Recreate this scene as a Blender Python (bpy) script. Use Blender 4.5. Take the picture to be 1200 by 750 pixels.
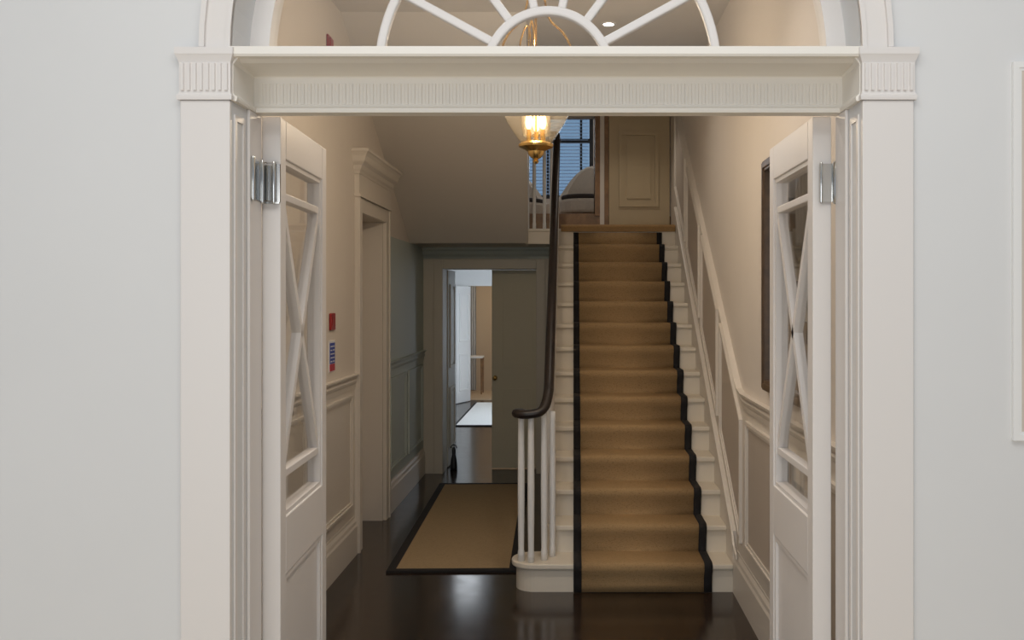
import bpy, math, random
from mathutils import Vector, Matrix
random.seed(4)
for o in list(bpy.data.objects): bpy.data.objects.remove(o)
sc = bpy.context.scene
col = sc.collection
PI = math.pi
EYE = 1.734

# ------------------------------------------------------------------ camera
cam = bpy.data.cameras.new('camera'); co = bpy.data.objects.new('camera', cam); col.objects.link(co)
co.location = (0, 0, EYE); co.rotation_euler = (PI/2, 0, 0)
cam.sensor_width = 36; cam.lens = 32.4; cam.clip_start = .05; cam.clip_end = 100
cam.shift_x = -72/1200; cam.shift_y = -25/1200
sc.camera = co
# ------------------------------------------------------------------ colour management, world, lights
sc.view_settings.view_transform = 'Standard'; sc.view_settings.look = 'None'
sc.view_settings.gamma = 1; sc.view_settings.use_curve_mapping = False
sc.view_settings.exposure = 0.0
sc.cycles.use_denoising = True
sc.cycles.max_bounces = 10; sc.cycles.diffuse_bounces = 6; sc.cycles.transparent_max_bounces = 16
sc.cycles.caustics_reflective = False; sc.cycles.caustics_refractive = False
sc.cycles.sample_clamp_indirect = 6
w = bpy.data.worlds.new('world'); sc.world = w; w.use_nodes = True
w.node_tree.nodes['Background'].inputs[0].default_value = (.80, .88, 1.0, 1)
w.node_tree.nodes['Background'].inputs[1].default_value = .44

def area(name, loc, target, sx, sy, power, color):
    l = bpy.data.lights.new(name, 'AREA'); l.shape = 'RECTANGLE'; l.size = sx; l.size_y = sy
    l.energy = power; l.color = color
    o = bpy.data.objects.new(name, l); col.objects.link(o); o.location = loc
    o.rotation_euler = (Vector(target)-Vector(loc)).to_track_quat('-Z', 'Y').to_euler()
    return o
area('front_room_fill', (-1.2, -3.0, 1.5), (0, 2.5, 2.0), 3.5, 2.4, 76, (.94, .96, .97))  # added fill behind the camera standing in for daylight; no window is built
area('front_room_top_fill', (0, .6, 3.78), (0, 1.1, 0), 3.0, 1.6, 48, (.95, .95, .93))  # added overhead fill for the front room; it has no fitting
area('far_room_fill', (.5, 13.3, 1.35), (-1.5, 13.8, 1.1), 1.8, 1.4, 60, (.78, .88, 1.0))  # added side fill to brighten the white door and rug; no window there
area('tan_room_fill', (-1.0, 16.5, 2.26), (-1.2, 16.9, 0), 1.2, .6, 10, (1.0, .86, .66))  # added fill to lift the tan wall; no fixture
area('upper_room_window_light', (-.2, 12.3, 3.9), (-.2, 9, 3.2), 1.2, 1.0, 26, (.85, .92, 1.0))

# ------------------------------------------------------------------ materials
def lin(c):
    return tuple(((v/255)/12.92 if v/255 <= .04045 else ((v/255+.055)/1.055)**2.4) for v in c)
def mat(name, c, rough=.5, metal=0.0, noise=0.0, scale=30, bump=0.0, spec=.5):
    m = bpy.data.materials.new(name); m.use_nodes = True
    nt = m.node_tree; b = nt.nodes['Principled BSDF']
    b.inputs['Base Color'].default_value = (*c, 1); b.inputs['Roughness'].default_value = rough
    b.inputs['Metallic'].default_value = metal; b.inputs['Specular IOR Level'].default_value = spec
    if noise or bump:
        tc = nt.nodes.new('ShaderNodeTexCoord'); n = nt.nodes.new('ShaderNodeTexNoise')
        n.inputs['Scale'].default_value = scale; n.inputs['Detail'].default_value = 4
        nt.links.new(tc.outputs['Object'], n.inputs['Vector'])
        if noise:
            r = nt.nodes.new('ShaderNodeValToRGB')
            r.color_ramp.elements[0].position = .3; r.color_ramp.elements[1].position = .7
            r.color_ramp.elements[0].color = (*[v*(1-noise) for v in c], 1)
            r.color_ramp.elements[1].color = (*[min(1, v*(1+noise)) for v in c], 1)
            nt.links.new(n.outputs['Fac'], r.inputs['Fac']); nt.links.new(r.outputs['Color'], b.inputs['Base Color'])
        if bump:
            bp = nt.nodes.new('ShaderNodeBump'); bp.inputs['Strength'].default_value = bump; bp.inputs['Distance'].default_value = .002
            nt.links.new(n.outputs['Fac'], bp.inputs['Height']); nt.links.new(bp.outputs['Normal'], b.inputs['Normal'])
    return m
def emat(name, c, s):
    m = bpy.data.materials.new(name); m.use_nodes = True; nt = m.node_tree
    b = nt.nodes['Principled BSDF']; b.inputs['Base Color'].default_value = (*c, 1)
    b.inputs['Emission Color'].default_value = (*c, 1); b.inputs['Emission Strength'].default_value = s
    return m
def glass(name, tint=(1, 1, 1), gloss=.07, haze=0.0, rough=.02, bump=0):
    m = bpy.data.materials.new(name); m.use_nodes = True; nt = m.node_tree
    for n in list(nt.nodes): nt.nodes.remove(n)
    out = nt.nodes.new('ShaderNodeOutputMaterial'); t = nt.nodes.new('ShaderNodeBsdfTransparent'); g = nt.nodes.new('ShaderNodeBsdfGlossy')
    t.inputs[0].default_value = (*tint, 1); g.inputs['Roughness'].default_value = rough
    lw = nt.nodes.new('ShaderNodeLayerWeight'); lw.inputs[0].default_value = .25
    ma = nt.nodes.new('ShaderNodeMath'); ma.operation = 'MULTIPLY_ADD'; ma.inputs[1].default_value = .35; ma.inputs[2].default_value = gloss
    nt.links.new(lw.outputs['Facing'], ma.inputs[0])
    mx = nt.nodes.new('ShaderNodeMixShader'); nt.links.new(ma.outputs[0], mx.inputs[0])
    nt.links.new(t.outputs[0], mx.inputs[1]); nt.links.new(g.outputs[0], mx.inputs[2]); last = mx
    if haze:
        d = nt.nodes.new('ShaderNodeBsdfDiffuse'); d.inputs[0].default_value = (.9, .86, .78, 1)
        m2 = nt.nodes.new('ShaderNodeMixShader'); m2.inputs[0].default_value = haze
        nt.links.new(mx.outputs[0], m2.inputs[1]); nt.links.new(d.outputs[0], m2.inputs[2]); last = m2
    if bump:
        n = nt.nodes.new('ShaderNodeTexNoise'); n.inputs['Scale'].default_value = 60
        bp = nt.nodes.new('ShaderNodeBump'); bp.inputs['Strength'].default_value = bump
        nt.links.new(n.outputs['Fac'], bp.inputs['Height']); nt.links.new(bp.outputs['Normal'], g.inputs['Normal'])
    nt.links.new(last.outputs[0], out.inputs[0])
    return m
def wood_floor():
    m = bpy.data.materials.new('dark_floorboards'); m.use_nodes = True; nt = m.node_tree; b = nt.nodes['Principled BSDF']
    tc = nt.nodes.new('ShaderNodeTexCoord'); mp = nt.nodes.new('ShaderNodeMapping'); mp.inputs['Rotation'].default_value = (0, 0, PI/2)
    br = nt.nodes.new('ShaderNodeTexBrick'); br.inputs['Scale'].default_value = 1; br.inputs['Brick Width'].default_value = 1.7
    br.inputs['Row Height'].default_value = .12; br.inputs['Mortar Size'].default_value = .0016
    br.inputs['Color1'].default_value = (.020, .0125, .0085, 1); br.inputs['Color2'].default_value = (.032, .020, .0135, 1); br.inputs['Mortar'].default_value = (.006, .004, .003, 1)
    nt.links.new(tc.outputs['Object'], mp.inputs['Vector']); nt.links.new(mp.outputs[0], br.inputs['Vector'])
    nt.links.new(br.outputs['Color'], b.inputs['Base Color'])
    n = nt.nodes.new('ShaderNodeTexNoise'); n.inputs['Scale'].default_value = 9
    mr = nt.nodes.new('ShaderNodeMapRange'); mr.inputs['To Min'].default_value = .09; mr.inputs['To Max'].default_value = .22
    nt.links.new(tc.outputs['Object'], n.inputs['Vector']); nt.links.new(n.outputs['Fac'], mr.inputs['Value']); nt.links.new(mr.outputs[0], b.inputs['Roughness'])
    b.inputs['Specular IOR Level'].default_value = .7
    bp = nt.nodes.new('ShaderNodeBump'); bp.inputs['Strength'].default_value = .10; bp.inputs['Distance'].default_value = .002
    nt.links.new(n.outputs['Fac'], bp.inputs['Height']); nt.links.new(bp.outputs['Normal'], b.inputs['Normal'])
    return m
def sisal(name, c, sx=260, sy=260):
    m = bpy.data.materials.new(name); m.use_nodes = True; nt = m.node_tree; b = nt.nodes['Principled BSDF']
    b.inputs['Roughness'].default_value = .95; b.inputs['Specular IOR Level'].default_value = .1
    tc = nt.nodes.new('ShaderNodeTexCoord')
    mp = nt.nodes.new('ShaderNodeMapping'); mp.inputs['Scale'].default_value = (60, 190, 190)
    n = nt.nodes.new('ShaderNodeTexNoise'); n.inputs['Scale'].default_value = 1.0; n.inputs['Detail'].default_value = 3
    n2 = nt.nodes.new('ShaderNodeTexNoise'); n2.inputs['Scale'].default_value = 160
    mx = nt.nodes.new('ShaderNodeMath'); mx.operation = 'ADD'
    r = nt.nodes.new('ShaderNodeValToRGB'); r.color_ramp.elements[0].position = .7; r.color_ramp.elements[1].position = 1.3 - .05
    r.color_ramp.elements[0].color = (*[v*.82 for v in c], 1); r.color_ramp.elements[1].color = (*[v*1.18 for v in c], 1)
    nt.links.new(tc.outputs['Object'], mp.inputs[0]); nt.links.new(mp.outputs[0], n.inputs['Vector']); nt.links.new(tc.outputs['Object'], n2.inputs['Vector'])
    nt.links.new(n.outputs['Fac'], mx.inputs[0]); nt.links.new(n2.outputs['Fac'], mx.inputs[1]); nt.links.new(mx.outputs[0], r.inputs[0])
    nt.links.new(r.outputs[0], b.inputs['Base Color'])
    bp = nt.nodes.new('ShaderNodeBump'); bp.inputs['Strength'].default_value = .4; bp.inputs['Distance'].default_value = .003
    nt.links.new(n2.outputs['Fac'], bp.inputs['Height']); nt.links.new(bp.outputs['Normal'], b.inputs['Normal'])
    return m
M = dict(
    front=mat('front_wall_paint', (.69, .695, .70), .75, noise=.012, scale=2),
    trim=mat('white_trim_paint', (.735, .705, .685), .42),
    transom=mat('ivory_trim_paint', (.82, .79, .735), .42),
    hall=mat('cream_wall_paint', (.68, .63, .575), .7, noise=.012, scale=3),
    halltrim=mat('cream_trim_paint', (.68, .635, .575), .42),
    field=mat('taupe_panel_paint', (.50, .445, .39), .5),
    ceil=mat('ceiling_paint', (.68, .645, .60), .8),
    blue=mat('pale_teal_wall_paint', (.47, .53, .51), .6),
    greydoor=mat('grey_green_door_paint', (.56, .53, .41), .5),
    fartrim=mat('grey_trim_paint', (.56, .53, .46), .5),
    step=mat('cream_stair_paint', (.72, .66, .56), .42),
    white=mat('white_gloss_paint', (.8, .8, .79), .4),
    tan=mat('tan_wall_paint', (.48, .36, .24), .7),
    floor=wood_floor(), oak=mat('honey_bounce_floor', (.64, .50, .31), .5, noise=.2, scale=6),  # honey tone of the unseen front floor is picked to bounce warm light
    sisal=sisal('sisal_weave', (.325, .217, .110)),
    rug=sisal('jute_rug_weave', (.30, .225, .135)),
    landing=sisal('landing_weave', (.30, .19, .09)),
    whiterug=mat('white_wool', (.82, .81, .78), .95, noise=.06, scale=60),
    binding=mat('black_binding', (.009, .008, .009), .85),
    mahog=mat('dark_mahogany', (.010, .0055, .005), .38, noise=.4, scale=14),
    wood=mat('brown_wood', (.22, .115, .045), .4, noise=.3, scale=12),
    frame=mat('walnut_frame', (.10, .062, .036), .4, noise=.3, scale=20),
    chrome=mat('polished_nickel', (.62, .62, .60), .14, 1.0),
    brass=mat('brass', (.72, .47, .17), .25, 1.0),
    dark=mat('black_paint', (.012, .013, .016), .4),
    red=mat('red_plastic', (.30, .012, .010), .35),
    signw=mat('sign_white', (.7, .7, .72), .4),
    signb=mat('sign_blue', (.04, .07, .38), .4),
    signr=mat('sign_red', (.5, .03, .05), .4),
    mirror=mat('mirror_glass', (.85, .85, .85), .02, 1.0),
    landdoor=mat('dim_lit_door_paint', (.44, .35, .215), .45),  # dim warm light on a cream door is put into this colour
    linen=mat('white_linen', (.62, .55, .47), .9, noise=.04, scale=40),
    cushion=mat('dark_cushion', (.05, .04, .035), .9),
    curtain=mat('grey_curtain', (.55, .54, .52), .9),
    print=mat('beige_print', (.60, .53, .46), .6, noise=.06, scale=5),
    blind=mat('daylight_blue_blind', (.50, .68, .92), .6),  # blue of the daylight is put into the slat colour
    pane=glass('clear_glass'), daylight_pane=glass('daylight_blue_glass', (.70, .86, 1.0)), lampglass=glass('lamp_glass', (.97, .94, .88), .05, .007, .05),  # upstairs pane carries the blue of the daylight in its tint
    crystal=glass('crystal_glass', (1, .96, .88), .12, .012, .08, .6),
    bulb=emat('warm_bulb', (1.0, .82, .52), 6), lamp=emat('lamp_diffuser', (.88, .94, 1.0), 9), spot=emat('downlight_lens', (1.0, .97, .92), 9),
)
# ------------------------------------------------------------------ mesh builder
class MB:
    def __init__(s): s.v = []; s.f = []
    def add(s, vs, fs):
        b = len(s.v); s.v += [tuple(p) for p in vs]; s.f += [tuple(b+i for i in f) for f in fs]; return s
    def box(s, x0, x1, y0, y1, z0, z1):
        return s.add([(x0,y0,z0),(x1,y0,z0),(x1,y1,z0),(x0,y1,z0),(x0,y0,z1),(x1,y0,z1),(x1,y1,z1),(x0,y1,z1)],
                     [(0,3,2,1),(4,5,6,7),(0,1,5,4),(1,2,6,5),(2,3,7,6),(3,0,4,7)])
    def prism(s, poly, axis, a, b):
        def P(u, v, t): return {'x': (t, u, v), 'y': (u, t, v), 'z': (u, v, t)}[axis]
        n = len(poly)
        return s.add([P(u, v, a) for u, v in poly]+[P(u, v, b) for u, v in poly],
                     [tuple(range(n))[::-1], tuple(range(n, 2*n))]+[(i, (i+1) % n, n+(i+1) % n, n+i) for i in range(n)])
    def ring(s, outer, inner, axis, a, b):
        for i in range(len(outer)):
            j = (i+1) % len(outer)
            s.prism([outer[i], outer[j], inner[j], inner[i]], axis, a, b)
        return s
    def sector(s, cx, cz, r0, r1, a0, a1, y0, y1, n=48):
        vs = []; fs = []
        for i in range(n+1):
            a = a0+(a1-a0)*i/n; c, d = math.cos(a), math.sin(a)
            for r, y in ((r0, y0), (r1, y0), (r1, y1), (r0, y1)): vs.append((cx+r*c, y, cz+r*d))
        for i in range(n):
            for k in range(4):
                fs.append((4*i+k, 4*i+(k+1) % 4, 4*i+4+(k+1) % 4, 4*i+4+k))
        fs += [(0,1,2,3), (4*n+3,4*n+2,4*n+1,4*n)]
        return s.add(vs, fs)
    def lathe(s, prof, c=(0, 0, 0), n=24, closed=False):
        vs = []; fs = []; m = len(prof)
        for i in range(n):
            a = 2*PI*i/n
            for r, z in prof: vs.append((c[0]+r*math.cos(a), c[1]+r*math.sin(a), c[2]+z))
        for i in range(n):
            j = (i+1) % n
            for k in range(m if closed else m-1):
                l = (k+1) % m; fs.append((i*m+k, j*m+k, j*m+l, i*m+l))
        if not closed:
            fs.append(tuple(i*m for i in range(n))[::-1]); fs.append(tuple(i*m+m-1 for i in range(n)))
        return s.add(vs, fs)
    def tube(s, path, rx, ry=None, n=10):
        ry = ry or rx; vs = []; fs = []; P = [Vector(p) for p in path]
        for i, p in enumerate(P):
            t = (P[min(i+1, len(P)-1)]-P[max(i-1, 0)]).normalized()
            side = t.cross(Vector((0, 0, 1)))
            if side.length < 1e-3: side = Vector((1, 0, 0))
            side.normalize(); up = side.cross(t)
            for k in range(n):
                a = 2*PI*k/n; vs.append(tuple(p+side*(rx*math.cos(a))+up*(ry*math.sin(a))))
        for i in range(len(P)-1):
            for k in range(n):
                l = (k+1) % n; fs.append((i*n+k, i*n+l, (i+1)*n+l, (i+1)*n+k))
        fs += [tuple(range(n))[::-1], tuple(range((len(P)-1)*n, len(P)*n))]
        return s.add(vs, fs)
    def sweep(s, path, prof):
        """profile (outward offset, z) along a level path; outward is the right hand side"""
        N = []
        for i in range(len(path)-1):
            dx, dy = path[i+1][0]-path[i][0], path[i+1][1]-path[i][1]; l = math.hypot(dx, dy); N.append((dy/l, -dx/l))
        vs = []; fs = []; m = len(prof)
        for i, p in enumerate(path):
            a = N[max(i-1, 0)]; b = N[min(i, len(N)-1)]
            d = 1+a[0]*b[0]+a[1]*b[1]; o = ((a[0]+b[0])/d, (a[1]+b[1])/d)
            for q, z in prof: vs.append((p[0]+o[0]*q, p[1]+o[1]*q, z))
        for i in range(len(path)-1):
            for k in range(m):
                l = (k+1) % m; fs.append((i*m+k, (i+1)*m+k, (i+1)*m+l, i*m+l))
        fs += [tuple(range(m))[::-1], tuple(range((len(path)-1)*m, len(path)*m))]
        return s.add(vs, fs)
    def wallrail(s, X, sg, path, prof):
        """profile (depth off the wall, z) along a path of (y, z) on a wall at x = X"""
        vs = []; fs = []; m = len(prof)
        for y, z in path:
            for p, q in prof: vs.append((X+sg*p, y, z+q))
        for i in range(len(path)-1):
            for k in range(m):
                l = (k+1) % m; fs.append((i*m+k, (i+1)*m+k, (i+1)*m+l, i*m+l))
        fs += [tuple(range(m))[::-1], tuple(range((len(path)-1)*m, len(path)*m))]
        return s.add(vs, fs)
    def build(s, name, m, parent=None, smooth=False, bevel=0):
        off = Vector((0, 0, 0)); p = parent
        while p: off += p.location; p = p.parent
        me = bpy.data.meshes.new(name); me.from_pydata([tuple(Vector(v)-off) for v in s.v], [], s.f); me.validate()
        import bmesh
        bm = bmesh.new(); bm.from_mesh(me); bmesh.ops.recalc_face_normals(bm, faces=bm.faces); bm.to_mesh(me); bm.free()
        me.materials.append(m)
        if smooth:
            me.shade_smooth() if smooth is True else me.set_sharp_from_angle(angle=math.radians(smooth))
        o = bpy.data.objects.new(name, me); col.objects.link(o)
        if parent: o.parent = parent
        if bevel:
            b = o.modifiers.new('bevel', 'BEVEL'); b.width = bevel; b.segments = 2; b.limit_method = 'ANGLE'
        return o
def tag(o, label, cat, group=None, kind=None):
    o['label'] = label; o['category'] = cat
    if group: o['group'] = group
    if kind: o['kind'] = kind
    return o
def empty(name, loc, label, cat, group=None, kind=None):
    o = bpy.data.objects.new(name, None); col.objects.link(o); o.location = loc; o.empty_display_size = .1
    return tag(o, label, cat, group, kind)
def inset(poly, d):
    """inset a convex polygon (any winding)"""
    n = len(poly); A = sum(poly[i][0]*poly[(i+1) % n][1]-poly[(i+1) % n][0]*poly[i][1] for i in range(n)); sg = 1 if A > 0 else -1
    L = []
    for i in range(n):
        (x0, y0), (x1, y1) = poly[i], poly[(i+1) % n]; l = math.hypot(x1-x0, y1-y0)
        nx, ny = -(y1-y0)/l*sg, (x1-x0)/l*sg; L.append((nx, ny, nx*x0+ny*y0+d))
    out = []
    for i in range(n):
        a, b, c = L[i-1]; p, q, r = L[i]; D = a*q-b*p; out.append(((c*q-b*r)/D, (a*r-c*p)/D))
    return out
def spline(pts, n=8):
    P = [Vector(p) for p in pts]; P = [P[0]*2-P[1]]+P+[P[-1]*2-P[-2]]; out = []
    for i in range(1, len(P)-2):
        for k in range(n):
            t = k/n; a, b, c, d = P[i-1:i+3]
            out.append(.5*((2*b)+(c-a)*t+(2*a-5*b+4*c-d)*t*t+(3*b-a-3*c+d)*t**3))
    return out+[P[-2]]
S = 'structure'
LX, RX = -1.49, .963            # hall side walls
FY, BY = 2.49, 2.70             # front wall faces
AX0, AX1 = -.923, .777          # arch opening
CX, SZ, AR = -.073, 2.41, .85   # arch centre, springing, radius
CEIL = 3.57
BW = 9.135                      # hall end wall

# ------------------------------------------------------------------ large structure
tag(MB().box(-5, 5, 2.5, 19, -.1, 0).build('floor', M['floor']), 'dark brown stained floorboards running through the hall', 'floor', kind=S)
tag(MB().box(-5, 5, -3.2, 2.5, -.1, 0).build('floor_front', M['oak']), 'unseen front room floor, honey tone chosen to bounce warm light', 'floor', kind=S)
arc = [(CX+AR*math.cos(PI-PI*i/48), SZ+AR*math.sin(PI-PI*i/48)) for i in range(49)]
wf = tag(MB().prism([(-5, 0), (AX0, 0)]+arc+[(AX1, 0), (5, 0), (5, 4.0), (-5, 4.0)], 'y', FY, BY).build('wall_front', M['front']),
         'white wall pierced by the arched doorway', 'wall', kind=S)
tag(MB().box(-5, 5, -3.2, BY, 3.9, 4.0).build('ceiling_front', M['front']), 'white ceiling of the front room', 'ceiling', kind=S)
tag(MB().box(LX-.25, RX+.25, BY, BW+.3, CEIL, CEIL+.1).build('ceiling_hall', M['ceil']), 'plain grey-cream ceiling above the stair hall', 'ceiling', kind=S)
wl = tag(MB().prism([(BY, 0), (6.39, 0), (6.39, 2.33), (7.21, 2.33), (7.21, 0), (BW+.3, 0), (BW+.3, CEIL), (BY, CEIL)], 'x', LX-.2, LX).build('wall_left', M['hall']),
         'cream hall wall with panelled dado on the side away from the stairs', 'wall', kind=S)
wr = tag(MB().box(RX, RX+.2, BY, BW+.3, 0, CEIL).build('wall_right', M['hall']), 'cream hall wall rising beside the staircase', 'wall', kind=S)
# hall end wall: lower storey and upper storey
DX0, DX1, DZ = -1.294, -.368, 2.03
UX0, UX1 = -.47, .21
b = MB().box(LX, DX0, BW, BW+.3, 0, 2.24).box(DX1, RX, BW, BW+.3, 0, 2.24).box(DX0, DX1, BW, BW+.3, DZ, 2.24)
wb = tag(b.build('wall_back', M['fartrim']), 'grey end wall under the landing around the double door', 'wall', kind=S)
b = MB().box(LX, UX0, BW, BW+.3, 2.55, CEIL).box(UX1, RX, BW, BW+.3, 2.55, CEIL)
tag(b.build('wall_upper', M['hall']), 'cream wall behind the stair landing', 'wall', kind=S)

# ------------------------------------------------------------------ arch surround
def profile_capital(z0=2.268):
    return [(0, z0), (.012, z0), (.014, z0+.006), (.014, z0+.012), (.006, z0+.018), (.004, z0+.024), (.004, z0+.1), (.010, z0+.108),
            (.018, z0+.118), (.022, z0+.122), (.022, z0+.140), (0, z0+.140)]
PF = FY-.014                    # pilaster face
def pilaster(n, xa, xb, label):
    p = MB().box(xa, xb, PF, FY+.002, 0, 2.268).build('trim_%d' % n, M['trim'], bevel=.003)
    tag(p, label, 'pilaster', kind=S)
    MB().box(xa-.012, xb+.012, PF-.014, FY, 0, .22).build('plinth', M['trim'], p, bevel=.003)
    return p
p1 = pilaster(1, -1.057, AX0, 'flat white pilaster under the capital beside the wider blank stretch of wall')
p2 = pilaster(2, AX1, .915, 'flat white pilaster between the archway and the white framed picture')
for p, xa, xb in ((p1, -1.057, AX0), (p2, AX1, .915)):
    f = MB().sweep([(xa, FY), (xa, PF), (xb, PF), (xb, FY)], [(q*.5, z) for q, z in profile_capital()])
    k = 8; st = (xb-xa)/k
    for i in range(k):
        x = xa+st*(i+.5)
        f.prism([(x-st*.30, PF-.002), (x+st*.30, PF-.002), (x+st*.18, PF-.008), (x-st*.18, PF-.008)], 'z', 2.293, 2.366)
    f.build('capital', M['trim'], p)
# transom: fluted frieze recessed in the opening under a projecting shelf
t = empty('trim_3', (CX, 2.6, 2.268), 'white fluted transom beam spanning the archway below the fanlight', 'transom', kind=S)
TY = 2.655
b = MB().box(AX0, AX1, TY, BY-.005, 2.268, 2.386)
b.sweep([(AX0, FY), (AX0, TY), (AX1, TY), (AX1, FY)], profile_capital())
n = 84; st = (AX1-AX0-.03)/n
for i in range(n):
    x = AX0+.015+st*(i+.5)
    b.prism([(x-st*.32, TY-.004), (x+st*.32, TY-.004), (x+st*.2, TY-.0072), (x-st*.2, TY-.0072)], 'z', 2.293, 2.352)
b.build('frieze', M['transom'], t)
MB().prism([(2.474, 2.392), (2.478, 2.386), (2.50, 2.384), (2.52, 2.378), (TY, 2.372), (BY, 2.372), (BY, 2.412), (2.474, 2.412)], 'x', AX0-.002, AX1+.002).build('shelf', M['transom'], t)
# archivolt round the arch, on the wall face
b = MB().sector(CX, SZ, AR, AR+.07, 0, PI, FY-.010, FY+.002).sector(CX, SZ, AR+.068, AR+.082, 0, PI, FY-.020, FY+.002).sector(CX, SZ, AR, AR+.012, 0, PI, FY-.015, FY+.002)
tag(b.build('trim_4', M['trim']), 'white moulded band following the curve of the arch', 'arch moulding', kind=S)
# jamb posts and little panel beads in the reveal
for nm, X, sg, lb in (('trim_5', AX0, 1, 'white jamb lining behind the glazed door with the mirror-bright hinge plate'), ('trim_6', AX1, -1, 'white jamb lining behind the glazed door nearer the stairs')):
    j = MB().box(min(X, X+sg*.010), max(X, X+sg*.010), 2.60, BY, 0, 2.268).build(nm, M['trim'], bevel=.003)
    tag(j, lb, 'door jamb', kind=S)
    b = MB()
    o = [(2.505, .3), (2.585, .3), (2.585, 2.235), (2.505, 2.235)]
    b.ring(o, inset(o, .016), 'x', X, X+sg*.004)
    b.build('reveal_moulding', M['trim'], j)
    if sg > 0:
        b = MB().box(X+.010, X+.0135, 2.605, 2.697, 2.018, 2.132)
        for y in (2.612, 2.690): b.lathe([(0, 2.010), (.004, 2.012), (.0055, 2.018), (.0055, 2.132), (.004, 2.138), (0, 2.140)], (X+.015, y, 0), 10)
        b.build('hinge_plate', M['chrome'], j, smooth=40)

# ------------------------------------------------------------------ fanlight
fl = empty('window_1', (CX, 2.66, SZ), 'half-round fanlight with white radiating glazing bars above the archway', 'fanlight', kind=S)
MB().sector(CX, SZ, .795, AR, 0, PI, 2.625, 2.69, 64).build('frame', M['trim'], fl)
FZ = 2.386
for r in (.178, .487):
    MB().sector(CX, FZ, r-.013, r+.013, 0, PI, 2.648, 2.676, 48).build('ring_bar', M['trim'], fl, bevel=.006)
def barXZ(b, x0, z0, x1, z1, w, y0, y1):
    l = math.hypot(x1-x0, z1-z0); nx, nz = -(z1-z0)/l*w/2, (x1-x0)/l*w/2
    b.prism([(x0+nx, z0+nz), (x1+nx, z1+nz), (x1-nx, z1-nz), (x0-nx, z0-nz)], 'y', y0, y1)
for k in range(1, 7):
    a = PI*k/7 ; a += .055*math.cos(a)
    c, d = math.cos(a), math.sin(a)
    b = MB(); barXZ(b, CX+.186*c, FZ+.186*d, CX+.478*c, FZ+.478*d, .024, 2.648, 2.676)
    b.build('radial_bar', M['trim'], fl, bevel=.005)
for k in range(5):
    a = PI*(k+1)/6
    b = MB(); c, d = math.cos(a), math.sin(a); barXZ(b, CX+.49*c, FZ+.49*d, CX+.80*c, SZ+.80*d, .02, 2.648, 2.676)
    if .45 < a < 2.7 and d > .6: b.build('outer_bar', M['trim'], fl)
b = MB(); b.sector(CX, SZ, .02, .80, 0, PI, 2.6605, 2.6645, 48); b.build('pane', M['pane'], fl)

# ------------------------------------------------------------------ glazed double doors
def glazed_leaf(n, sg, X, rot, label, plate):
    """local frame: hinge line at the origin, leaf runs along +y, its face towards the opening is at x = sg*T"""
    T, Wd, H = .055, .60, 2.272
    root = empty('door_%d' % n, (0, 0, 0), label, 'glazed door', kind=S)
    def bx(b, y0, y1, z0, z1, a=0, c=T): b.box(min(sg*a, sg*c), max(sg*a, sg*c), y0, y1, z0, z1)
    st = .062; b = MB()
    bx(b, 0, st, .004, H); bx(b, Wd-st, Wd, .004, H); bx(b, st, Wd-st, 2.155, H); bx(b, st, Wd-st, .90, 1.075); bx(b, st, Wd-st, .004, .22)
    b.build('frame', M['trim'], root, bevel=.003)
    b = MB(); bx(b, st, Wd-st, .22, .90, .012, T-.014); b.build('panel', M['trim'], root)
    b = MB(); o = [(st, .22), (Wd-st, .22), (Wd-st, .90), (st, .90)]
    b.ring(o, inset(o, .018), 'x', sg*(T-.014), sg*(T-.004)); b.ring(o, inset(o, .018), 'x', sg*.004, sg*.012); b.build('panel_moulding', M['trim'], root)
    # glazing beads and bars
    b = MB(); o = [(st, 1.075), (Wd-st, 1.075), (Wd-st, 2.155), (st, 2.155)]
    b.ring(o, inset(o, .014), 'x', sg*.008, sg*(T-.006)); b.build('glazing_bead', M['trim'], root)
    for z in (1.2, 2.045):
        b = MB(); bx(b, st, Wd-st, z-.012, z+.012, .012, T-.010); b.build('glazing_bar', M['trim'], root, bevel=.003)
    for (za, zb) in ((1.212, 2.033), (2.033, 1.212)):
        ya, yb = st+.012, Wd-st-.012; l = math.hypot(yb-ya, zb-za); ny, nz = -(zb-za)/l*.013, (yb-ya)/l*.013
        b = MB(); b.prism([(ya+ny, za+nz), (yb+ny, zb+nz), (yb-ny, zb-nz), (ya-ny, za-nz)], 'x', sg*.013, sg*(T-.011))
        b.build('diagonal_bar', M['trim'], root)
    for z0, z1 in ((1.075, 1.19), (1.21, 2.035), (2.055, 2.155)):
        b = MB(); bx(b, st, Wd-st, z0, z1, T/2-.002, T/2+.002); b.build('pane', M['pane'], root)
    for zc in (2.075, .25):
        h = MB(); y = -.014
        def bar(cx, r, hh, dy=0): h.lathe([(0, -hh-.004), (r*.7, -hh-.002), (r, -hh+.004), (r, hh-.004), (r*.7, hh+.002), (0, hh+.004)], (sg*cx, y+dy, zc), 14)
        def pl(xa, xb, ya, yb, z0, z1): h.box(min(sg*xa, sg*xb), max(sg*xa, sg*xb), y+ya, y+yb, zc+z0, zc+z1)
        if plate:
            bar(-.001, .0075, .060); bar(-.024, .0045, .056); bar(.040, .0055, .060, -.002)
            pl(.006, .036, .002, .006, -.052, .052); pl(-.022, 0, .002, .006, -.054, .054); pl(.040, .056, .004, .0135, -.056, .056)
            pl(-.030, .056, -.004, .002, -.062, -.057); pl(-.012, .048, -.003, .002, .056, .060)
        else:
            bar(-.012, .0135, .060); pl(0, .036, .004, .0135, -.056, .056); bar(.034, .0045, .058)
        hg = h.build('hinge', M['chrome'], root, smooth=40)
        if zc > 1: hg['label'] = 'polished metal hinge'
    root.location = (X, 2.722, 0); root.rotation_euler = (0, 0, rot)
    return root
glazed_leaf(1, 1, AX0+.002, math.radians(2.4), 'open white glazed door leaf with crossed bars, standing before the fire notice wall', True)
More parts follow.
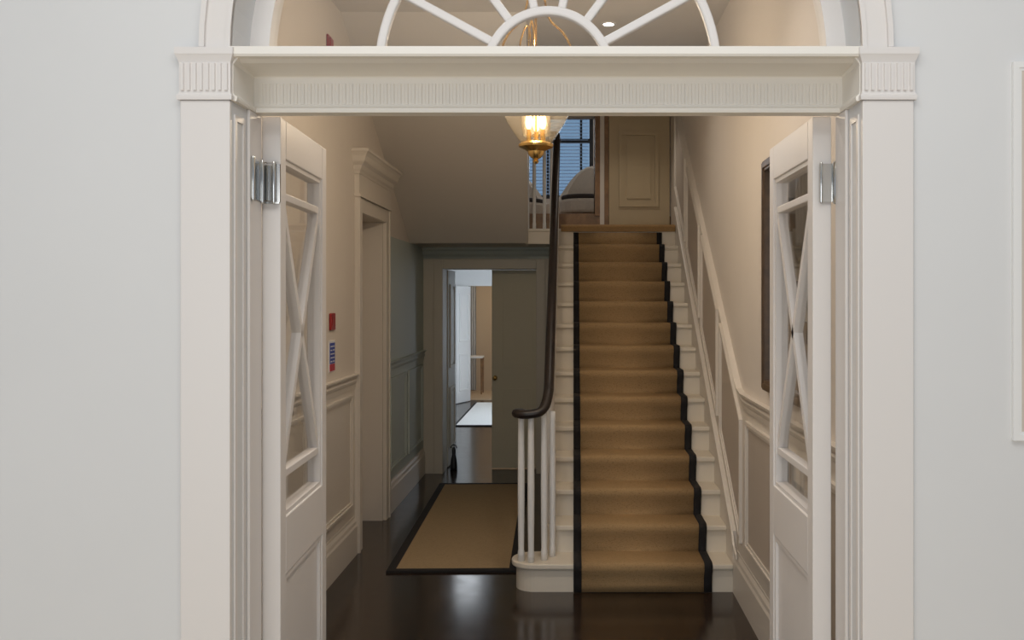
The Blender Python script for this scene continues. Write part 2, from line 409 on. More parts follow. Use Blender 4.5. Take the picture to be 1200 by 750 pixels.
glazed_leaf(2, -1, AX1-.015, 0, 'open white glazed door leaf with crossed bars, standing before the dark framed mirror', False)

# ------------------------------------------------------------------ hall dado, panels, skirtings
SK = [(0, 0), (.022, 0), (.022, .19), (.016, .205), (.014, .225), (.006, .245), (.006, .26), (0, .26)]
RAIL = [(0, -.10), (.008, -.10), (.010, -.07), (.016, -.06), (.020, -.045), (.014, -.035), (.016, -.02), (.034, -.012), (.036, 0), (0, 0)]
def wall_panel(parent, X, sg, poly):
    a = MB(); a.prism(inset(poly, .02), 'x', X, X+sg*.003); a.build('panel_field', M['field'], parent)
    a = MB(); i1 = inset(poly, .018); i2 = inset(poly, .036)
    a.ring(poly, i1, 'x', X, X+sg*.018); a.ring(i1, i2, 'x', X, X+sg*.010); a.build('panel_moulding', M['halltrim'], parent)
MB().wallrail(LX, 1, [(BY, 1.225), (6.27, 1.225)], RAIL).build('dado_rail', M['halltrim'], wl)
MB().wallrail(LX, 1, [(7.33, 1.225), (BW, 1.225)], RAIL).build('dado_rail', M['blue'], wl)
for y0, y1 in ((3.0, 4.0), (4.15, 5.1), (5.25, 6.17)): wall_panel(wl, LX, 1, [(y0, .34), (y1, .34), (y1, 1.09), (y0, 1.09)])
MB().box(LX, LX+.004, BY, 6.27, .26, 1.14).build('dado_panelling', M['halltrim'], wl)
MB().box(LX, LX+.004, 7.33, BW, .26, 1.14).build('dado_panelling', M['blue'], wl)
for y0, y1 in ((7.45, 8.15), (8.28, 9.02)):
    a = MB(); p = [(y0, .34), (y1, .34), (y1, 1.09), (y0, 1.09)]; i1 = inset(p, .018); i2 = inset(p, .036)
    a.ring(p, i1, 'x', LX, LX+.018); a.ring(i1, i2, 'x', LX, LX+.010); a.build('panel_moulding', M['blue'], wl)
MB().box(LX, LX+.003, 7.33, BW, 1.225, 2.24).build('painted_recess', M['blue'], wl)
tag(MB().sweep([(LX, BY), (LX, 6.27)], SK).sweep([(LX, 7.33), (LX, BW)], SK).build('baseboard_left', M['halltrim']), 'deep cream skirting along the fire notice wall', 'skirting board', kind=S)
tag(MB().sweep([(RX, 5.44), (RX, BY)], SK).build('baseboard_right', M['halltrim']), 'deep cream skirting leading up to the foot of the stairs', 'skirting board', kind=S)
# right wall
G, R0, Y1 = .237, .17, 5.448
SL = R0/G
MB().wallrail(RX, -1, [(BY, 1.205), (5.16, 1.205), (5.26, 1.225), (5.34, 1.27), (5.42, 1.325), (5.5, 1.325+.08*SL), (BW, 1.325+(BW-5.42)*SL)], RAIL).build('dado_rail', M['halltrim'], wr)
MB().prism([(BY, .26), (5.3, .26), (BW, .26+(BW-5.3)*SL), (BW, 1.22+(BW-5.42)*SL), (5.42, 1.22), (5.3, 1.13), (BY, 1.13)], 'x', RX-.004, RX).build('dado_panelling', M['halltrim'], wr)
for y0, y1 in ((2.9, 3.85), (3.97, 5.08)):
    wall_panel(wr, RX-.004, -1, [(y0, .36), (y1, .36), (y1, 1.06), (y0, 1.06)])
def lo(y): return .17+SL*(y-5.42)+.30
def hi(y): return 1.325+SL*(y-5.42)-.15
for y0, y1 in ((5.24, 5.98), (6.10, 6.86), (6.98, 7.74), (7.86, 8.62)):
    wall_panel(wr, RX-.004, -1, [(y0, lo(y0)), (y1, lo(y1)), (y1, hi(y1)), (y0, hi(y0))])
# stair string against the wall
a = MB(); a.prism([(5.44, 0), (5.46, 0), (BW-.6, 2.12), (BW-.6, lo(BW-.6)-.12), (5.44, lo(5.44)-.12)], 'x', RX-.022, RX)
a.wallrail(RX-.022, -1, [(5.30, .262), (5.38, .29), (5.44, lo(5.44)-.12), (BW-.6, lo(BW-.6)-.12)], [(0, -.03), (.008, -.025), (.010, -.005), (0, 0)])
a.build('string_board', M['halltrim'], wr)

# doorway with entablature in the left wall
dt = empty('trim_7', (LX, 6.8, 0), 'cream door surround with a deep moulded cornice in the fire notice wall', 'door surround', kind=S)
for y0, y1 in ((6.27, 6.39), (7.21, 7.33)):
    MB().box(LX, LX+.028, y0, y1, 0, 2.43).box(LX+.028, LX+.038, min(y0, y1)+(.0 if y0 < 7 else .09), (y0+.03) if y0 < 7 else y1, 0, 2.43).build('architrave', M['halltrim'], dt, bevel=.003)
MB().box(LX, LX+.028, 6.39, 7.21, 2.33, 2.43).build('architrave', M['halltrim'], dt)
MB().box(LX, LX+.034, 6.27, 7.33, 2.43, 2.60).box(LX, LX+.046, 6.26, 7.34, 2.43, 2.45).build('frieze', M['halltrim'], dt)
MB().sweep([(LX, 6.265), (LX+.03, 6.265), (LX+.03, 7.335), (LX, 7.335)], [(0, 2.585), (.008, 2.585), (.012, 2.60), (.022, 2.615), (.03, 2.64), (.05, 2.66), (.055, 2.67), (.062, 2.70), (.075, 2.72), (.085, 2.728), (.085, 2.745), (0, 2.745)]).build('cornice', M['halltrim'], dt)
MB().box(LX-.2, LX, 6.388, 6.405, 0, 2.328).build('jamb', M['halltrim'], dt); MB().box(LX-.2, LX, 7.195, 7.212, 0, 2.328).build('jamb', M['halltrim'], dt)
d3 = empty('door_3', (LX-.17, 6.8, 0), 'closed cream door deep inside the corniced doorway', 'door', kind=S)
a = MB().box(LX-.20, LX-.16, 6.407, 7.193, .005, 2.325); a.build('leaf', M['halltrim'], d3)
for z0, z1 in ((.25, .95), (1.1, 2.15)):
    o = [(6.52, z0), (7.08, z0), (7.08, z1), (6.52, z1)]; MB().ring(o, inset(o, .03), 'x', LX-.16, LX-.150).build('panel_moulding', M['halltrim'], d3)

# ------------------------------------------------------------------ upper flight, landing slabs
P = [(8.38, 2.24, -.43), (5.90, CEIL, -.32), (6.6, CEIL, -.335), (8.62, 2.62, -.44), (8.62, 2.24, -.44)]
uf = MB().add([(LX, y, z) for y, z, x in P]+[(x, y, z) for y, z, x in P], [(4,3,2,1,0), (5,6,7,8,9)]+[(i, (i+1) % 5, 5+(i+1) % 5, 5+i) for i in range(5)]).build('ceiling_stair_soffit', M['ceil'])
tag(uf, 'sloping plaster underside of the upper flight of stairs', 'stair soffit', kind=S)
Q = [(8.40, 2.225, -.43), (5.92, CEIL-.012, -.321), (6.3, CEIL-.002, -.335), (8.60, 2.42, -.44), (8.60, 2.225, -.44)]
MB().add([(x-.005, y, z) for y, z, x in Q]+[(x+.018, y, z) for y, z, x in Q], [(4,3,2,1,0), (5,6,7,8,9)]+[(i, (i+1) % 5, 5+(i+1) % 5, 5+i) for i in range(5)]).build('string_board', M['halltrim'], uf)
lf = MB().box(LX, RX, 8.53, BW+.02, 2.24, 2.38).build('floor_landing', M['fartrim'])
tag(lf, 'half landing slab at the head of the stairs', 'landing', kind=S)
tag(MB().sweep([(LX+.001, BW), (RX, BW)], [(0, 2.13), (.012, 2.13), (.018, 2.15), (.04, 2.175), (.05, 2.205), (.07, 2.22), (.07, 2.24), (0, 2.24)]).build('trim_8', M['blue']), 'pale grey cornice under the landing above the double door', 'cornice', kind=S)
tag(MB().box(LX, RX, BW, 12.7, 2.30, 2.55).build('floor_upper', M['wood']), 'brown timber upper floor and step beyond the landing', 'floor', kind=S)

# ------------------------------------------------------------------ staircase
NS = 14
sx0, sx1 = -.185, RX-.022
stc = empty('staircase', (.4, Y1, 0), 'cream painted staircase with white spindles and dark mahogany handrail', 'staircase')
def rounded_left(x0, x1, y0, y1, r):
    P = []
    for k in range(9):
        a = PI/2+PI/2*k/8; P.append((x0+r+r*math.cos(a), y1-r+r*math.sin(a)))
    for k in range(9):
        a = PI+PI/2*k/8; P.append((x0+r+r*math.cos(a), y0+r+r*math.sin(a)))
    return P+[(x1, y0), (x1, y1)]
# curtail step
MB().prism(rounded_left(-.345, sx1, Y1, Y1+.25, .115), 'z', 0, .14).build('riser', M['step'], stc)
MB().prism(rounded_left(-.372, sx1, Y1-.028, Y1+.262, .138), 'z', .140, .170).prism(rounded_left(-.357, sx1, Y1-.012, Y1+.256, .125), 'z', .128, .140).build('tread', M['step'], stc, bevel=.011)
for k in range(2, NS+1):
    y = Y1+(k-1)*G
    MB().box(sx0+.02, sx1, y, y+.02, (k-1)*R0-.002, k*R0-.03).build('riser', M['step'], stc)
    if k < NS:
        MB().box(sx0-.012, sx1, y-.026, y+G+.018, k*R0-.03, k*R0).box(sx0, sx1, y-.010, y, k*R0-.042, k*R0-.03).build('tread', M['step'], stc, bevel=.010)
MB().box(-.45, sx1, Y1+(NS-1)*G-.026, Y1+(NS-1)*G+.12, 2.35, 2.381).build('landing_nosing', M['step'], stc, bevel=.008)
MB().box(-.45, sx0+.02, 8.51, 8.53, 2.24, 2.35).build('landing_fascia', M['step'], stc)
# carriage: closed triangular body under the steps with stepped outer string
poly = [(Y1+G, 0)]
for k in range(2, NS+1):
    y = Y1+(k-1)*G+.02; poly += [(y, (k-1)*R0-.03), (y, k*R0-.032)]
poly += [(8.53, NS*R0-.032), (8.53, 0)]
MB().prism(poly, 'x', sx0+.015, sx0+.045).build('outer_string', M['step'], stc)
# spindles
RXX = -.150
def railz(y): return 1.055+SL*(y-5.42)
def spindle(x, y, z0, z1, f=1):
    MB().lathe([(r*f, z) for r, z in ((.017, z0), (.017, z0+.05), (.0145, z0+.07), (.0165, z0+.25), (.0175, z0+.45), (.015, z1-.06), (.015, z1))], (x, y, 0), 10).build('baluster', M['white'], stc, smooth=True)
for k in range(2, NS):
    y = Y1+(k-1)*G
    for d in (.035, .155):
        spindle(RXX, y+d, k*R0, railz(y+d)-.015)
for x, y in ((-.312, 5.50), (-.252, 5.47), (-.175, 5.52), (-.128, 5.60)): spindle(x, y, .17, 1.05, 1.2)
for x in (-.365, -.27, -.205): spindle(x, 8.58, 2.38, 3.25)
# handrail with volute
path = [(-.335, 5.46, 1.055), (-.30, 5.43, 1.052), (-.25, 5.425, 1.055), (-.20, 5.435, 1.065), (-.168, 5.47, 1.10), (-.152, 5.55, 1.165), (RXX, 5.68, railz(5.68))]
path += [(RXX, y, railz(y)) for y in (6.2, 7.0, 7.8, 8.3)]+[(RXX-.005, 8.48, railz(8.48)-.01), (-.19, 8.57, 3.265), (-.30, 8.58, 3.27), (-.44, 8.58, 3.27)]
hr = MB().tube(spline(path, 8), .031, .027, 12).build('handrail', M['mahog'], stc, smooth=True)
hr['label'] = 'dark mahogany handrail'
MB().lathe([(0, -.024), (.03, -.024), (.042, -.012), (.045, .004), (.038, .020), (.02, .027), (0, .028)], (-.322, 5.475, 1.053), 20).build('volute', M['mahog'], hr, smooth=True)
MB().box(-.455, -.415, 8.63, 8.67, 2.385, 3.29).build('newel', M['white'], stc, bevel=.004)

# stair runner carpet
ry = []
for k in range(1, NS+1):
    y = Y1+(k-1)*G; z = k*R0; zb = (k-1)*R0
    ry += [(y-.012, zb+(.010 if k > 1 else .004)), (y-.013, zb+.05), (y-.020, z-.065), (y-.036, z-.036), (y-.038, z-.012), (y-.030, z+.004), (y-.012, z+.009)]
    if k == NS: ry = ry[:-5]; ry += [(y-.014, z-.036)]
    if k < NS: ry += [(y+.10, z+.009), (y+G-.03, z+.009)]
rn = empty('stair_runner', (.4, Y1, 0), 'golden sisal stair runner with black edge binding up the staircase', 'stair carpet')
def strip(x0, x1, lift):
    b = MB(); n = len(ry); P = [(y-lift, z+lift*.6) for y, z in ry]
    vs = [(x0, y, z) for y, z in P]+[(x1, y, z) for y, z in P]
    b.add(vs, [(i, i+1, n+i+1, n+i) for i in range(n-1)]); return b
def solid(o, t):
    m = o.modifiers.new('thickness', 'SOLIDIFY'); m.thickness = t; m.offset = 0; return o
solid(strip(.048, .769, 0).build('sisal_field', M['sisal'], rn, smooth=50), .006)
solid(strip(.0, .048, .001).build('edge_binding', M['binding'], rn, smooth=50), .008)
solid(strip(.769, .817, .001).build('edge_binding', M['binding'], rn, smooth=50), .008)
tag(MB().prism([(8.478, 2.352), (8.478, 2.398), (8.49, 2.412), (8.51, 2.418), (BW-.03, 2.418), (BW-.03, 2.39), (8.505, 2.39), (8.494, 2.352)], 'x', -.115, sx1-.005).build('landing_carpet', M['landing']),
    'brown woven carpet edge on the landing above the stair runner', 'carpet')

# ------------------------------------------------------------------ rug in the hall
rg = empty('runner_rug', (-.80, 7.2, 0), 'brown jute runner rug with black border on the dark hall floor', 'rug')
def quad(b, x0, x1, y0, y1, z0, z1): b.box(x0, x1, y0, y1, z0, z1); return b
quad(MB(), -.80-.36, -.80+.36, 5.88, 8.55, .002, .013).build('woven_field', M['rug'], rg)
bb = MB(); quad(bb, -1.215, -1.16, 5.825, 8.605, .001, .014); quad(bb, -.44, -.385, 5.825, 8.605, .001, .014); quad(bb, -1.16, -.44, 5.825, 5.88, .001, .014); quad(bb, -1.16, -.44, 8.55, 8.605, .001, .014)
bb.build('border', M['binding'], rg)
rg.rotation_euler = (0, 0, math.radians(1.3))

# ------------------------------------------------------------------ double door at the end of the hall
cs = MB().box(DX0-.09, DX0, BW-.02, BW+.005, 0, DZ+.09).box(DX1, DX1+.09, BW-.02, BW+.005, 0, DZ+.09).box(DX0, DX1, BW-.02, BW+.005, DZ, DZ+.09)
cs = tag(cs.build('trim_9', M['fartrim'], bevel=.004), 'grey architrave around the double door at the hall end', 'door architrave', kind=S)
def panel_leaf(n, w, h, label, m, panels, knob=None, dep=.014, wd=.024):
    """leaf from the hinge at the origin along +x, thickness 4 cm along +y"""
    r = empty('door_%d' % n, (0, 0, 0), label, 'door', kind=S)
    MB().box(0, w, 0, .04, .012, h).build('leaf', m, r, bevel=.002)
    for x0, x1, z0, z1 in panels:
        b = MB()
        for ya, yb in ((-dep, 0), (.04, .04+dep)):
            o = [(x0, z0), (x1, z0), (x1, z1), (x0, z1)]; b.ring(o, inset(o, wd), 'y', ya, yb)
            i = inset(o, wd*2.2); b.prism(i, 'y', ya*.5 if ya < 0 else .04, 0 if ya < 0 else .045)
        b.build('panel_moulding', m, r)
    if knob: MB().lathe([(0, 0), (.022, 0), (.022, .005), (.009, .01), (.009, .03), (.022, .038), (.026, .052), (.018, .064), (0, .066)], (0, 0, 0), 14).build('knob', M['brass'], r, smooth=True)
    return r
wdr = .457
r = panel_leaf(4, wdr, DZ-.003, 'closed grey-green leaf of the double door at the hall end', M['greydoor'], [(.09, .40, 1.02, 1.88), (.09, .40, .2, .82)], True)
for c in r.children:
    if c.name.startswith('knob'): c.rotation_euler = (PI/2, 0, 0); c.location = (.035, 0, .93)
r.location = (DX1-wdr-.006, BW+.25, 0)
r = panel_leaf(5, .44, DZ-.003, 'grey-green door leaf swung open edge-on beside the white rug view', M['fartrim'], [(.08, .37, 1.02, 1.88), (.08, .37, .2, .82)])
r.location = (DX0+.012, BW+.30, 0); r.rotation_euler = (0, 0, math.radians(88))

# ------------------------------------------------------------------ rooms beyond the double door
tag(MB().box(-2.75, -2.65, BW+.3, 19, 0, 2.45).build('wall_far_left', M['white']), 'pale side wall of the room beyond the double door', 'wall', kind=S)
tag(MB().box(.6, .7, BW+.3, 19, 0, 2.45).build('wall_far_right', M['white']), 'pale opposite wall of the room beyond the double door', 'wall', kind=S)
tag(MB().box(-2.75, LX, BW+.2, BW+.3, 0, 2.45).build('wall_far_near', M['white']), 'pale return wall beside the double door', 'wall', kind=S)
tag(MB().box(-2.75, .7, BW+.3, 19, 2.30, 2.299+.1).build('ceiling_far', M['white']), 'white ceiling of the room beyond the double door', 'ceiling', kind=S)
EY = 15.62
tag(MB().box(-2.65, -1.80, EY, EY+.12, 0, 2.30).box(-1.80, -.6, EY, EY+.12, 1.95, 2.30).box(-.6, .6, EY, EY+.12, 0, 2.30).build('wall_far_end', M['white']), 'white wall with a wide opening into the tan room', 'wall', kind=S)
tag(MB().box(-2.65, .6, 17.35, 17.45, 0, 2.30).build('wall_tan', M['tan']), 'tan wall of the furthest room', 'wall', kind=S)
tag(MB().box(-2.65, .6, EY+.12, 17.35, 0, .008).build('floor_tan', M['tan']), 'tan carpeted floor of the furthest room', 'floor', kind=S)
r = panel_leaf(6, .46, 1.94, 'white door standing open beyond the white rug', M['white'], [(.08, .38, 1.02, 1.82), (.08, .38, .2, .82)])
r.location = (-1.775, 15.58, 0); r.rotation_euler = (0, 0, math.radians(-113))
wr_ = empty('white_rug', (-.95, 13.9, 0), 'white rug with thin black edge in the room beyond the double door', 'rug')
MB().box(-1.60, -.30, 12.56, 15.3, .001, .012).build('woven_field', M['whiterug'], wr_)
MB().box(-1.63, -1.60, 12.5, 15.3, .001, .013).box(-1.60, -.30, 12.5, 12.56, .001, .013).build('border', M['binding'], wr_)
fl2 = empty('flush_lamp', (-1.5, 12.85, 2.30), 'round white flush ceiling lamp mirrored in the dark floor, above the white rug', 'ceiling light')
MB().lathe([(.0, 2.235), (.17, 2.24), (.215, 2.258), (.22, 2.275), (0, 2.275)], (-1.5, 12.85, 0), 32).build('diffuser', M['lamp'], fl2, smooth=40)
MB().lathe([(.225, 2.27), (.235, 2.275), (.235, 2.30), (0, 2.30), (0, 2.272)], (-1.5, 12.85, 0), 32).build('rim', M['white'], fl2, smooth=40)
ct = MB()
P = [(-1.985+.02*k, 17.30+(.025 if k % 2 else -.015)) for k in range(9)]
ct.prism(P+[(x, y+.012) for x, y in P[::-1]], 'z', .02, 2.2)
tag(ct.build('curtain', M['curtain'], smooth=60), 'pale grey curtain hanging against the tan wall', 'curtain')
tb = empty('side_table', (-1.78, 16.75, .008), 'small side table with slim dark legs in the furthest room', 'table')
MB().box(-1.93, -1.64, 16.6, 16.95, .66, .69).build('table_top', M['white'], tb, bevel=.004)
for x, y in ((-1.91, 16.62), (-1.66, 16.62), (-1.91, 16.93), (-1.66, 16.93)): MB().lathe([(.012, .008), (.018, .66)], (x, y, 0), 8).build('leg', M['wood'], tb)
ds = empty('doorstop', (-1.215, 9.36, 0), 'small black doorstop at the foot of the open grey door', 'doorstop')
MB().lathe([(0, 0), (.035, 0), (.038, .02), (.03, .10), (.018, .15), (.02, .20), (.012, .225), (0, .23)], (-1.215, 9.36, 0), 14).build('weight', M['dark'], ds, smooth=True)
MB().tube([(-1.215+.03*math.cos(a), 9.36, .215+.035*math.sin(a)) for a in [PI*i/8 for i in range(9)]], .006).build('handle', M['dark'], ds)

# ------------------------------------------------------------------ landing door and upper room
UY = BW-.03
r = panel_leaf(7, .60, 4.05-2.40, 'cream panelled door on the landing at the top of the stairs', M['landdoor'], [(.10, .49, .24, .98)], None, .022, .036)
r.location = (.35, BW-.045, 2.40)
tr = empty('trim_10', (.27, BW, 2.38), 'brown timber jamb between the landing door and the upper doorway', 'door jamb', kind=S)
MB().box(UX1, .262, BW-.05, BW+.3, 2.55, CEIL).build('post', M['wood'], tr, bevel=.003)
MB().box(.262, .305, BW-.035, BW, 2.42, CEIL).build('white_strip', M['halltrim'], tr)
MB().box(.305, .347, BW-.045, BW, 2.42, CEIL).build('edge_moulding', M['wood'], tr)
tag(MB().box(UX0, .33, BW-.03, BW+.02, 2.42, 2.575).build('trim_11', M['wood'], bevel=.004), 'brown wooden step edge below the upper doorway', 'step', kind=S)
WY = 12.6
tag(MB().box(-2.2, -2.1, BW+.3, WY, 2.55, 4.9).box(.8, .9, BW+.3, WY, 2.55, 4.9).box(-2.2, -1.2, WY, WY+.15, 2.55, 4.9).box(.27, .9, WY, WY+.15, 2.55, 4.9).box(-1.2, .27, WY, WY+.15, 2.55, 3.10).box(-1.2, .27, WY, WY+.15, 4.6, 4.9).build('wall_upper_room', M['hall']),
    'dim cream walls around the blue window upstairs', 'wall', kind=S)
tag(MB().box(-2.2, .9, BW+.3, WY+.15, 4.9, 5.0).build('ceiling_upper_room', M['ceil']), 'ceiling of the room beyond the landing', 'ceiling', kind=S)
tag(MB().box(-2.2, UX0, BW+.28, BW+.3, CEIL, 4.9).box(UX1, .9, BW+.28, BW+.3, CEIL, 4.9).box(UX0, UX1, BW+.28, BW+.3, CEIL, 4.9).build('wall_upper_near', M['hall']), 'wall above the upper doorway', 'wall', kind=S)
wn = empty('window_2', (-.45, WY, 3.10), 'dark framed sash window with white venetian blind beyond the landing', 'window', kind=S)
MB().ring([(-1.2, 3.10), (.27, 3.10), (.27, 4.6), (-1.2, 4.6)], inset([(-1.2, 3.10), (.27, 3.10), (.27, 4.6), (-1.2, 4.6)], .05), 'y', WY+.02, WY+.09).build('frame', M['dark'], wn)
for x in (-.80, -.35, .105): MB().box(x-.016, x+.016, WY+.03, WY+.07, 3.15, 4.55).build('glazing_bar', M['dark'], wn)
MB().box(-1.15, .22, WY+.025, WY+.075, 3.87, 3.925).build('meeting_rail', M['dark'], wn)
MB().box(-1.15, .22, WY+.048, WY+.052, 3.15, 4.55).build('pane', M['daylight_pane'], wn)
bl = MB(); z = 3.16
while z < 4.55:
    bl.prism([(WY-.022, z), (WY+.012, z+.013), (WY+.012, z+.015), (WY-.022, z+.002)], 'x', -1.13, .20); z += .046
bl.build('blind_slats', M['blind'], wn)
def armchair(x, y, rz, label):
    r = empty('armchair', (0, 0, 0), label, 'armchair', 'white armchairs upstairs')
    b = MB(); vs = []; n = 18
    # wrap-around back that is highest in the middle
    for i in range(n+1):
        a = -.15+(PI+.3)*i/n; h = .30+.42*math.sin(max(0, min(PI, a)))**1.5
        for rr, zz in ((.34, .12), (.36, h-.03), (.33, h), (.27, h-.03), (.26, .14)):
            vs.append((rr*math.cos(a), rr*math.sin(a), zz))
    fs = [(i*5+k, i*5+5+k, i*5+5+(k+1) % 5, i*5+(k+1) % 5) for i in range(n) for k in range(5)]
    fs += [(0, 1, 2, 3, 4), tuple(n*5+k for k in range(5))]
    b.add(vs, fs).build('back', M['linen'], r, smooth=50)
    MB().prism([(.27*math.cos(2*PI*i/20), .27*math.sin(2*PI*i/20)-.10) for i in range(20)], 'z', .12, .28).build('seat', M['linen'], r, bevel=.03)
    MB().prism([(.25*math.cos(2*PI*i/20), .25*math.sin(2*PI*i/20)-.11) for i in range(20)], 'z', .28, .325).build('cushion', M['cushion'], r, bevel=.015)
    for sx in (-1, 1):
        for sy in (-1, 1): MB().lathe([(.012, 0), (.02, .13)], (sx*.2, sy*.2, 0), 8).build('leg', M['wood'], r)
    r.location = (x, y, 2.55); r.rotation_euler = (0, 0, rz)
    return r
armchair(.14, 10.35, math.radians(-14), 'white armchair upstairs nearer the brown jamb')
armchair(-.62, 10.75, math.radians(20), 'white armchair upstairs behind the landing spindles')

# ------------------------------------------------------------------ pendant lantern
lx, ly = -.195, 4.8
ln = empty('pendant_lantern', (lx, ly, CEIL), 'brass pendant lantern with clear glass bell hanging in the hall', 'pendant lamp')
outer = [(.076, 2.545), (.092, 2.56), (.118, 2.60), (.148, 2.645), (.170, 2.69), (.185, 2.75), (.190, 2.82), (.186, 2.90), (.190, 2.96)]
g = outer+[(r-.004, z) for r, z in outer[::-1]]
MB().lathe(g, (lx, ly, 0), 40, True).build('glass_bell', M['lampglass'], ln, smooth=60)
MB().lathe([(.184, 2.955), (.198, 2.958), (.200, 2.972), (.194, 2.98), (.182, 2.975)], (lx, ly, 0), 40, True).build('rim', M['brass'], ln, smooth=40)
MB().lathe([(0, 2.435), (.008, 2.437), (.016, 2.448), (.009, 2.458), (.026, 2.468), (.040, 2.485), (.044, 2.50), (.060, 2.510), (.088, 2.522), (.092, 2.534), (.080, 2.545), (.03, 2.548), (0, 2.548)], (lx, ly, 0), 30).build('finial_dish', M['brass'], ln, smooth=40)
for a in (95, 215, 335):
    a = math.radians(a); c, s_ = math.cos(a), math.sin(a)
    P = spline([(lx+r*c, ly+r*s_, z) for r, z in ((.19, 2.968), (.20, 3.02), (.155, 3.10), (.085, 3.17), (.06, 3.24), (.045, 3.30), (.012, 3.32))], 6)
    MB().tube(P, .006, .006, 8).build('arm', M['brass'], ln, smooth=True)
for a in (150, 250):
    a = math.radians(a); c, s_ = math.cos(a), math.sin(a)
    P = spline([(lx+r*c, ly+r*s_, z) for r, z in ((.085, 2.96), (.10, 3.06), (.08, 3.13), (.055, 3.165), (.035, 3.12), (.03, 3.02))], 6)
    MB().tube(P, .005, .005, 8).build('scroll', M['brass'], ln, smooth=True)
MB().lathe([(.006, 2.548), (.006, 3.33), (.014, 3.335), (.014, 3.35), (.004, 3.36)], (lx, ly, 0), 12).build('stem', M['brass'], ln, smooth=40)
ch = MB()
for i in range(6):
    z = 3.355+i*.033; pts = []
    for k in range(13):
        t = 2*PI*k/12; u = .009*math.cos(t); pts.append((lx+(u if i % 2 else 0), ly+(0 if i % 2 else u), z+.02*math.sin(t)))
    ch.tube(pts, .0022, .0022, 6)
ch.build('chain', M['brass'], ln, smooth=True)
MB().lathe([(.055, CEIL), (.055, CEIL-.01), (.03, CEIL-.03), (.008, CEIL-.04), (0, CEIL-.04)], (lx, ly, 0), 20).build('ceiling_rose', M['brass'], ln, smooth=40)
for a in (210, 330, 90):
    a = math.radians(a); bx, by = lx+.042*math.cos(a), ly+.042*math.sin(a)
    cd = MB().lathe([(.012, 2.55), (.012, 2.61), (0, 2.612)], (bx, by, 0), 12).build('candle_tube', M['brass'], ln, smooth=40)
    MB().lathe([(.006, 2.61), (.015, 2.625), (.019, 2.645), (.016, 2.675), (.008, 2.705), (.002, 2.725), (0, 2.727)], (bx, by, 0), 14).build('bulb', M['bulb'], cd, smooth=True)
cy = [(.072, 2.585), (.076, 2.64), (.074, 2.72), (.071, 2.72), (.073, 2.64), (.069, 2.585)]
MB().lathe(cy, (lx, ly, 0), 30, True).build('glass_chimney', M['crystal'], ln, smooth=40)
pl = bpy.data.lights.new('lantern_light', 'POINT'); pl.energy = 38; pl.color = (1.0, .86, .71); pl.shadow_soft_size = .05
po = bpy.data.objects.new('lantern_light', pl); col.objects.link(po); po.parent = ln; po.location = (0, 0, 2.78-CEIL)

# ------------------------------------------------------------------ downlights
def downlight(x, y, power, label):
    r = empty('downlight', (x, y, CEIL), label, 'ceiling light', 'recessed hall downlights')
    MB().lathe([(.036, CEIL-.004), (.05, CEIL-.005), (.052, CEIL), (.036, CEIL)], (x, y, 0), 24, True).build('trim_ring', M['white'], r, smooth=40)
    MB().lathe([(0, CEIL-.003), (.036, CEIL-.003), (.036, CEIL-.001), (0, CEIL-.001)], (x, y, 0), 24).build('lens', M['spot'], r)
    l = bpy.data.lights.new('downlight_beam', 'SPOT'); l.energy = power; l.spot_size = math.radians(125); l.spot_blend = .8; l.color = (1.0, .89, .78); l.shadow_soft_size = .04
    o = bpy.data.objects.new('downlight_beam', l); col.objects.link(o); o.parent = r; o.location = (0, 0, -.02)
    return r
downlight(-.80, 3.75, 48, 'recessed downlight in the hall ceiling, before the red sounder')
downlight(.28, 3.75, 40, 'recessed downlight in the hall ceiling, above the wall mirror')
downlight(.50, 8.45, 10, 'unseen recessed downlight added to brighten the stair landing')  # hidden fitting put in to brighten the landing door
downlight(.235, 6.16, 12, 'recessed white downlight visible through the fanlight above the stairs')

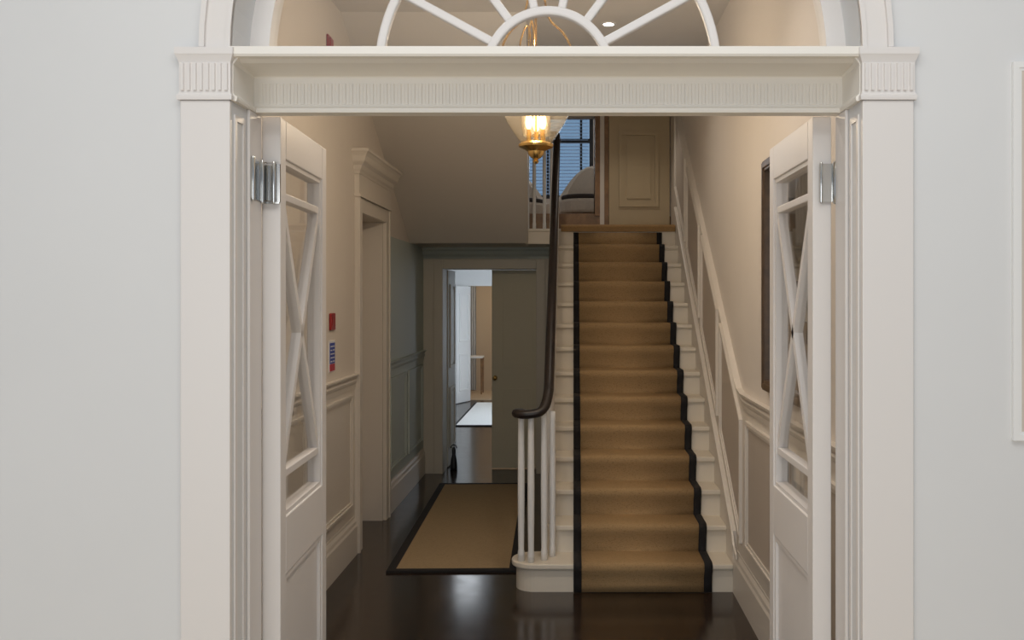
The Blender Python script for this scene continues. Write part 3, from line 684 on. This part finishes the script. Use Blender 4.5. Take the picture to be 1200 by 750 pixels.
# ------------------------------------------------------------------ things on the walls
c = empty('fire_call_point', (LX, 5.67, 1.59), 'red fire alarm call point on the cream wall above the blue notice', 'fire alarm')
MB().box(LX, LX+.014, 5.615, 5.725, 1.54, 1.645).build('housing', M['red'], c, bevel=.006)
MB().box(LX+.014, LX+.016, 5.64, 5.70, 1.57, 1.62).build('glass_face', M['red'], c)
c = empty('fire_notice', (LX, 5.67, 1.38), 'narrow blue and red fire notice below the red call point', 'sign')
MB().box(LX, LX+.006, 5.605, 5.735, 1.285, 1.475).build('board', M['signw'], c)
MB().box(LX+.006, LX+.008, 5.612, 5.728, 1.335, 1.462).build('blue_field', M['signb'], c)
MB().box(LX+.006, LX+.008, 5.612, 5.728, 1.290, 1.332).build('red_field', M['signr'], c)
b = MB()
for i in range(5):
    z = 1.345+i*.023; b.box(LX+.008, LX+.009, 5.625, 5.66+.012*(i % 3), z, z+.007); b.box(LX+.008, LX+.009, 5.68, 5.715, z, z+.007)
b.build('pictogram', M['signw'], c)
c = empty('alarm_sounder', (LX, 5.6, 3.28), 'red alarm sounder high on the wall behind the fanlight', 'fire alarm')
MB().box(LX, LX+.014, 5.55, 5.64, 3.2, 3.332).build('base', M['red'], c, bevel=.01)
MB().box(LX+.014, LX+.026, 5.56, 5.63, 3.215, 3.315).build('horn', M['red'], c, bevel=.012)
mr = empty('wall_mirror', (RX, 4.1, 1.85), 'tall dark wood framed mirror on the wall beside the stairs', 'mirror')
o = [(3.62, 1.285), (4.56, 1.285), (4.56, 2.41), (3.62, 2.41)]
MB().ring(o, inset(o, .05), 'x', RX-.030, RX).ring(inset(o, .01), inset(o, .035), 'x', RX-.036, RX-.030).build('frame', M['frame'], mr)
MB().box(RX-.012, RX-.006, 3.66, 4.52, 1.325, 2.37).build('mirror_glass', M['mirror'], mr)
fx0 = 1.183
pc = empty('framed_picture', (fx0+.35, FY, 1.85), 'white framed beige picture on the white wall, cut by the photo edge', 'picture')
o = [(fx0, 1.352), (fx0+.8, 1.352), (fx0+.8, 2.372), (fx0, 2.372)]
MB().ring(o, inset(o, .016), 'y', FY-.012, FY).ring(inset(o, .016), inset(o, .024), 'y', FY-.009, FY).build('frame', M['white'], pc)
MB().box(fx0+.02, fx0+.78, FY-.008, FY-.002, 1.372, 2.352).build('print', M['print'], pc)
